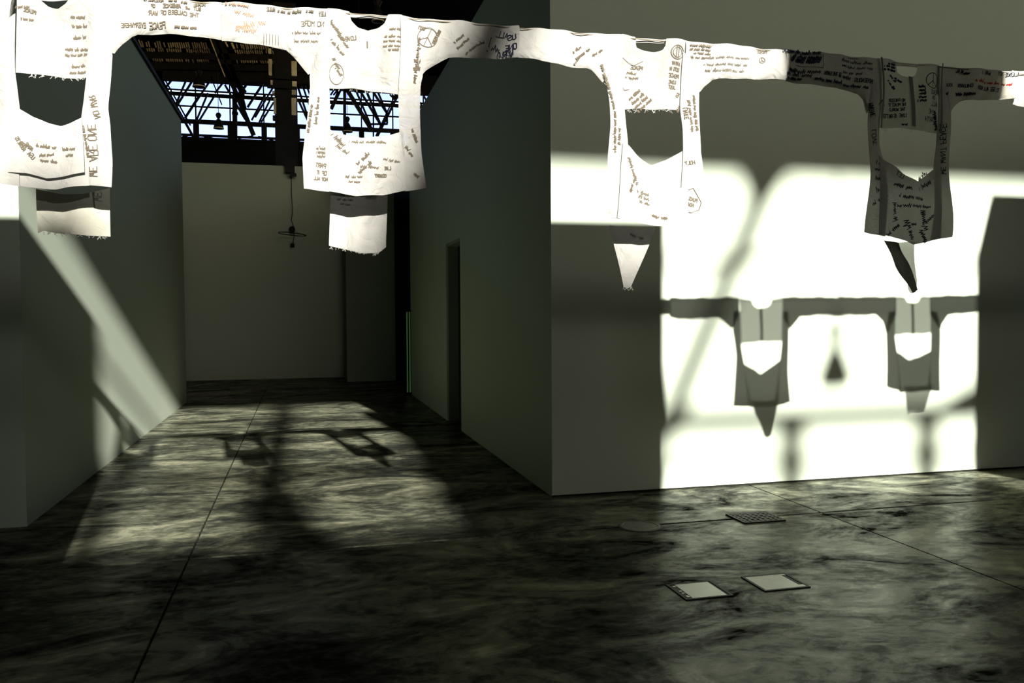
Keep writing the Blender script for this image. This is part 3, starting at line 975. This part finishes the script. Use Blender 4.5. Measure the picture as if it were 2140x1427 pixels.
i_.scribble(1338, 190, 30, 5, -42, 1.6).scribble(1346, 198, 36, 5, -42, 1.6).scribble(1354, 204, 38, 5, -42, 1.6).scribble(1362, 210, 40, 5, -42, 1.6)
i_.text('PEACE', 1342, 146, 7, 10, 0.9).scribble(1330, 156, 20, 6, 10).scribble(1334, 166, 26, 6, 8)
i_.stroke([(1292, 124), (1298, 176), (1306, 188), (1316, 186)], 1.0).stroke([(1300, 120), (1326, 136), (1344, 128)], 1.0)
i_.text('IS', 1420, 204, 9, 30).scribble(1428, 222, 20, 8, -50).build()
i_ = Ink(s3, 'sleeve', 0)
i_.scribble(1216, 100, 22, 5, -35, 1.2).scribble(1232, 106, 34, 5, -35, 1.2).scribble(1258, 108, 26, 5, -30, 1.2).scribble(1212, 120, 18, 6, -60, 1.2).build()
i_ = Ink(s3, 'sleeve', 1)
i_.scribble(1484, 101, 48, 4, 3, 1.5).scribble(1482, 109, 44, 4, 3, 1.5).scribble(1482, 117, 36, 4, 3, 1.3).scribble(1470, 126, 30, 5, 3, 1.3)
i_.circle(1591, 127, 6, 1.2).text('PEACE', 1602, 112, 6, 3, 1.0, 1.2).scribble(1560, 128, 90, 5, 2, 0.9).scribble(1556, 142, 90, 5, 2, 0.9).scribble(1550, 154, 80, 5, 2, 0.9).build()
i_ = Ink(s3, 'side_panel', 0)
i_.scribble(1256, 136, 110, 5, -104, 1.4).scribble(1282, 236, 84, 5, -92, 1.5).scribble(1294, 270, 34, 5, -88, 1.5).build()
i_ = Ink(s3, 'side_panel', 1)
i_.scribble(1440, 210, 70, 6, -95, 1.8).scribble(1450, 200, 78, 5, -96, 1.8).text('UNITE', 1434, 226, 8, -94, 1.0, 1.6)
i_.stroke([(1424, 440), (1420, 428), (1434, 412), (1430, 400), (1446, 394), (1454, 410), (1462, 424), (1456, 440), (1440, 446), (1428, 442)], 1.4)
i_.text('PEACE', 1452, 424, 6.5, 20, 0.8).text('NOW', 1444, 434, 6.5, 20, 0.8).text('HOLY', 1450, 344, 8, -6, 1.1).build()
i_ = Ink(s3, 'lower_panel')
i_.scribble(1312, 330, 60, 6, -110, 1.4).scribble(1330, 370, 40, 6, -64, 1.6).scribble(1352, 412, 26, 6, 20).scribble(1352, 422, 24, 6, 20).scribble(1352, 432, 22, 6, 20).scribble(1390, 460, 34, 6, 10, 1.8).build()

# ---- fourth tunic, in the shade of the middle partition
s4 = Shirt('shaded tunic with dark writing and a tail of two torn strips', 5.2, (1895, 500), ink='marker')
s4.panel('sleeve', [(1640, 168), (1700, 178), (1770, 187), (1790, 198), (1805, 215), (1812, 240), (1835, 180)], top(1640, 1835), 'grey', 0, bulge=0.03)
s4.panel('sleeve', [(1962, 190), (1981, 246), (1984, 236), (1995, 222), (2010, 210), (2060, 208), (2121, 206)], top(1962, 2121), 'grey', 0, bulge=0.03)
s4.panel('chest_panel', [(1836, 266), (1880, 268), (1920, 274), (1957, 278)], [(1833, top_line(1833)), (1876, top_line(1876)), (1878, 150), (1885, 158), (1900, 163), (1912, 158), (1918, 148), (1920, top_line(1920)), (1964, top_line(1964))], 'gauze', -0.005, n=40, rows=16)
neck_band(s4, [(1868, 133), (1898, 136), (1928, 139)], [(1868, 126.5), (1898, 129.5), (1928, 133)], 'grey')
s4.panel('side_panel', [(1803, 485), (1808, 440), (1814, 370), (1813, 300), (1811, 238), (1812, 170)], [(1852, 494), (1850, 440), (1847, 334), (1840, 300), (1837, 266), (1835, 170)], 'grey', -0.012, n=30, rows=8, bulge=0.012)
s4.panel('side_panel', [(1944, 502), (1948, 440), (1950, 353), (1955, 310), (1956, 278), (1962, 180)], [(1983, 496), (1982, 455), (1981, 380), (1980, 300), (1982, 240), (1981, 180)], 'grey', -0.012, n=30, rows=8, bulge=0.012)
s4.panel('lower_panel', [(1834, 490), (1860, 494), (1904, 512), (1962, 499)], [(1836, 326), (1856, 345), (1880, 366), (1909, 381), (1930, 370), (1960, 344)], 'grey', -0.023, n=30, rows=14)
s4.panel('placket', [(1896, 160), (1897, 200), (1900, 240), (1902, 264)], [(1904, 162), (1905, 200), (1907, 240), (1908, 266)], 'placket', -0.012, n=14, rows=4)
s4.panel('placket_edge', [(1835, 123), (1835.5, 200), (1838, 268)], [(1832, 123), (1832.5, 200), (1835, 268)], 'placket', -0.03, n=10, rows=3)
s4.panel('placket_edge', [(1965, 135), (1964, 200), (1960, 278)], [(1962, 135), (1961, 200), (1957, 278)], 'placket', -0.03, n=10, rows=3)
s4.panel('tail', [(1868, 500), (1890, 555), (1920, 612)], [(1894, 505), (1913, 545), (1933, 605)], 'dim', 0.06, n=20, rows=6)
s4.panel('tail', [(1908, 503), (1924, 560), (1930, 606), (1936, 612)], [(1951, 500), (1952, 560), (1952, 586), (1946, 609)], 'gauze', 0.12, n=20, rows=6)
i_ = Ink(s4, 'sleeve', 0)
i_.scribble(1706, 117, 74, 5, 5, 1.9)
i_.stroke([(1642, 112), (1712, 120), (1712, 146), (1660, 138)], 1.1)
for k in range(3):
    i_.scribble(1708 - 2 * k, 128 + 4 * k, 58, 6, 6, 2.2)
i_.scribble(1816, 139, 70, 5, 7, 1.2).scribble(1816, 150, 66, 5, 7, 1.2).scribble(1794, 159, 42, 5, 6, 1.2)
i_.text('INDIGENOUS', 1816, 178, 8, 8, 0.72, 1.6).scribble(1774, 168, 30, 6, 8, 1.6).text('OF THE EARTH', 1750, 163, 7, 8, 0.62, 1.6).scribble(1706, 157, 60, 6, 6, 1.6).scribble(1664, 150, 20, 6, 4, 1.5)
i_.scribble(1806, 189, 52, 5, 10, 1.7).scribble(1754, 178, 60, 5, 9, 2.0).scribble(1690, 163, 54, 6, 7, 1.6).scribble(1674, 168, 30, 4, 4, 2.6)
i_.build()
i_ = Ink(s4, 'chest_panel')
i_.scribble(1872, 137, 22, 4, 2, 2.2).scribble(1872, 143, 30, 4, 2, 2.2).scribble(1872, 150, 42, 4, 2, 2.2)
i_.scribble(1882, 174, 18, 4, 40, 2.0).scribble(1872, 172, 22, 4, 36, 2.0).scribble(1868, 188, 26, 4, 40, 2.0)
i_.text('NO FREEDOM', 1886, 214, 6, 2, 0.72, 1.5).text('THE PEACE OF', 1888, 223, 6, 2, 0.66, 1.5).text('THE WORLD', 1886, 233, 6, 2, 0.72, 1.5).text('LOVE IS BETTER', 1889, 246, 7, 0, 0.7, 1.6)
i_.circle(1945, 170, 14, 1.8, True, 4, 1.15)
i_.text('PEACE', 1961, 199, 8, 4, 0.82, 1.5).text('ON', 1952, 209, 7, 3).text('ALL', 1958, 223, 9, 3, 1.0, 1.5).text('THE', 1948, 239, 8, 3, 0.9).text('EARTH', 1955, 255, 9, 0, 0.95, 1.6)
for k in range(5):
    i_.scribble(1928, 184 + 7.5 * k, 12 + (k > 2) * 4, 4, 0, 2.2)
i_.scribble(1892, 263, 12, 3, 2, 2).scribble(1954, 232, 44, 5, -96, 1.9).build()
i_ = Ink(s4, 'sleeve', 1)
i_.text('LOVE', 2119, 162, 7, 4, 1.05, 1.5).text('NOT', 2092, 160, 7, 4, 0.95, 1.5).text('WAR !', 2065, 159, 7, 5, 1.0, 1.7).scribble(2022, 156, 10, 4, 4, 2.4).text('WE ALL', 2012, 153, 6, 4, 0.7, 2.0)
i_.text('TO SEE ALL SUCH', 2086, 193, 7, 6, 0.72, 1.7).text('CHILDREN', 2026, 184, 6.5, 4, 0.75, 1.6).text('XXX', 1988, 182, 7, 3, 0.85, 1.6)
i_.scribble(2030, 201, 36, 6, 2, 3.0).scribble(1978, 199, 8, 5, 2, 2.6).build()
i_ = Ink(s4, 'sleeve', 1)
i_.scribble(2110, 180, 20, 4, 4, 1.3).scribble(2084, 178, 32, 4, 4, 1.6).scribble(2050, 174, 20, 5, 4, 1.7).build('red')
i_ = Ink(s4, 'side_panel', 0)
i_.text('IMAGINE', 1816, 216, 8, -103, 0.9, 1.8).text('LOVE', 1826, 272, 10, -96, 1.2, 1.6).scribble(1846, 345, 20, 7, 10, 1.6).scribble(1848, 360, 26, 7, 8, 1.6).scribble(1846, 378, 22, 7, 4, 1.6).scribble(1846, 396, 22, 8, -20, 1.4).scribble(1850, 410, 34, 6, -36, 1.4)
i_.stroke([(1828, 222), (1834, 212), (1841, 224)], 1.5).stroke([(1834, 212), (1836, 250)], 1.2).build()
i_ = Ink(s4, 'side_panel', 1)
i_.text('WE WANT PEACE', 1962, 366, 10, 88, 1.2, 1.7).build()
i_ = Ink(s4, 'lower_panel')
i_.text('LET', 1876, 376, 9, 30).scribble(1936, 364, 30, 7, -36, 2.0).scribble(1942, 384, 34, 8, -30, 2.0).scribble(1858, 384, 40, 7, 196, 2.2)
i_.scribble(1922, 420, 56, 6, 6, 1.8).scribble(1936, 436, 70, 6, 2, 1.8).scribble(1862, 424, 40, 7, -100, 1.5).scribble(1924, 440, 44, 9, -100, 2.0).scribble(1944, 452, 30, 6, -46, 1.6)
i_.scribble(1886, 460, 44, 9, -112, 2.0).scribble(1906, 472, 14, 6, 0, 2.0).scribble(1874, 472, 30, 6, -50, 1.8).scribble(1920, 480, 30, 8, -110, 2.2).build()

# ---- two tunics outside the picture whose shadows lie on the sunlit wall
s5 = Shirt('tunic just outside the picture that throws the left, pointed tunic shadow on the wall', 6.6, (1590, 845), True)
s5.panel('sleeve', [(1399, 664), (1418, 668), (1504, 664), (1530, 690), (1545, 660)], [(1399, 622), (1430, 622), (1480, 621), (1545, 621)], 'cloth', 0, bulge=0.03)
s5.panel('sleeve', [(1636, 660), (1650, 690), (1672, 662), (1700, 660), (1750, 659)], [(1636, 621), (1670, 620), (1710, 620), (1750, 620)], 'cloth', 0, bulge=0.03)
s5.panel('chest_panel', [(1549, 717), (1592, 715), (1635, 713)], [(1546, 622), (1570, 623), (1575, 636), (1583, 642), (1602, 642), (1610, 635), (1614, 623), (1637, 621)], 'gauze', -0.005, n=30, rows=12)
s5.panel('placket', [(1588, 642), (1589, 680), (1589, 714)], [(1593, 642), (1594, 680), (1594, 714)], 'placket', -0.012, n=10, rows=3)
s5.panel('side_panel', [(1533, 844), (1536, 790), (1539, 743), (1531, 690), (1534, 650)], [(1570, 846), (1558, 780), (1556, 757), (1550, 718), (1547, 650)], 'cloth', -0.012, n=20, rows=6, bulge=0.012)
s5.panel('side_panel', [(1618, 846), (1628, 780), (1630, 750), (1634, 713), (1636, 650)], [(1652, 837), (1648, 776), (1648, 740), (1649, 692), (1648, 650)], 'cloth', -0.012, n=20, rows=6, bulge=0.012)
s5.panel('lower_panel', [(1566, 846), (1600, 847), (1626, 846)], [(1555, 757), (1590, 778.6), (1631, 750)], 'cloth', -0.02, n=20, rows=8)
s5.panel('tail', [(1597, 917), (1603, 919), (1609, 914)], [(1569, 838), (1598, 840), (1626, 838)], 'cloth', 0.04, n=16, rows=10)
s6 = Shirt('tunic farther outside the picture that throws the right tunic shadow on the wall', 8.1, (1908, 815), True)
s6.panel('sleeve', [(1750, 659), (1831, 659), (1845, 673), (1853, 700), (1872, 660)], [(1750, 620), (1800, 620), (1840, 619), (1872, 618)], 'cloth', 0, bulge=0.03)
s6.panel('sleeve', [(1944, 660), (1966, 690), (1968, 678), (1981, 658), (2049, 652), (2095, 651)], [(1944, 618), (1990, 617), (2049, 616), (2095, 615)], 'cloth', 0, bulge=0.03)
s6.panel('chest_panel', [(1870, 699), (1908, 698), (1946, 697)], [(1870, 619), (1892, 619), (1897, 629), (1908, 631), (1919, 629), (1924, 619), (1946, 618)], 'gauze', -0.005, n=30, rows=12)
s6.panel('placket', [(1905, 631), (1906, 665), (1906, 698)], [(1910, 631), (1911, 665), (1911, 698)], 'placket', -0.012, n=10, rows=3)
s6.panel('side_panel', [(1853, 806), (1853, 760), (1853, 720), (1852, 690), (1858, 650)], [(1884, 816), (1878, 770), (1876, 732), (1871, 699), (1871, 650)], 'cloth', -0.012, n=20, rows=6, bulge=0.012)
s6.panel('side_panel', [(1938, 816), (1945, 760), (1945, 732), (1945, 697), (1945, 650)], [(1965, 815), (1965, 770), (1965, 748), (1966, 690), (1960, 650)], 'cloth', -0.012, n=20, rows=6, bulge=0.012)
s6.panel('lower_panel', [(1880, 818), (1910, 816), (1944, 814)], [(1875, 731), (1901, 751), (1946, 731)], 'cloth', -0.02, n=20, rows=8)
s6.panel('tail', [(1896, 865), (1904, 861), (1915, 863), (1930, 860)], [(1888, 810), (1910, 810), (1948, 808)], 'gauze', 0.04, n=16, rows=8)


def threads(s, part, x0, x1, y0, y1, n, ln):
    k = Ink(s, part)
    for _ in range(n):
        t = random.random()
        x, y = x0 + (x1 - x0) * t, y0 + (y1 - y0) * t
        L, c = random.uniform(0.3, 1.0) * ln, random.uniform(-0.6, 0.6) * ln
        k.stroke([(x, y - 1), (x + c * 0.3, y + L * 0.5), (x + c, y + L * 0.8), (x + c * 1.4, y + L)], 0.7)
    k.build('cloth', 'loose_threads')


threads(s1, 'chest_panel', 60, 182, 157, 164, 26, 8)
threads(s1, 'tail', 60, 208, 474, 486, 30, 9)
threads(s2, 'tail', 692, 800, 508, 522, 34, 9)
threads(s2, 'chest_panel', 690, 830, 186, 196, 14, 4)
threads(s3, 'chest_panel', 1310, 1420, 229, 229, 22, 9)
threads(s3, 'tail', 1332, 1354, 597, 598, 12, 8)
threads(s4, 'chest_panel', 1840, 1955, 267, 277, 14, 6)

# wire the sleeves hang on, and its two posts outside the picture
wire_pts = [at(x, top_line(x) + 4, Y_STRING) for x in (-100, 200, 463, 760, 1083, 1360, 1640, 1900, 2120)]
wire_pts = [Vector((-4.6, Y_STRING, wire_pts[0].z))] + wire_pts + [Vector((4.56, Y_STRING, 2.82)), Vector((6.2, Y_STRING, 2.85)), Vector((8.6, Y_STRING, 2.86))]
tag(MB().tube(wire_pts, 0.0025, 6).build('hanging_wire', 'wire'), 'thin taut wire along the tops of the joined tunics', 'wire')
for x, lab in ((-4.6, 'slim steel post left of the picture holding the tunic wire'), (8.6, 'slim steel post right of the picture holding the tunic wire')):
    t = tag(empty('wire_post', (x, Y_STRING, 0)), lab, 'post', 'posts of the tunic wire')
    MB().tube([(x, Y_STRING, 0.012), (x, Y_STRING, 3.05)], 0.03, 10).build('tube', 'steel', t, True)
    MB().lathe([(0.001, 0.0), (0.14, 0.0), (0.14, 0.012), (0.001, 0.012)], x, Y_STRING, 16).build('base_plate', 'steel', t)
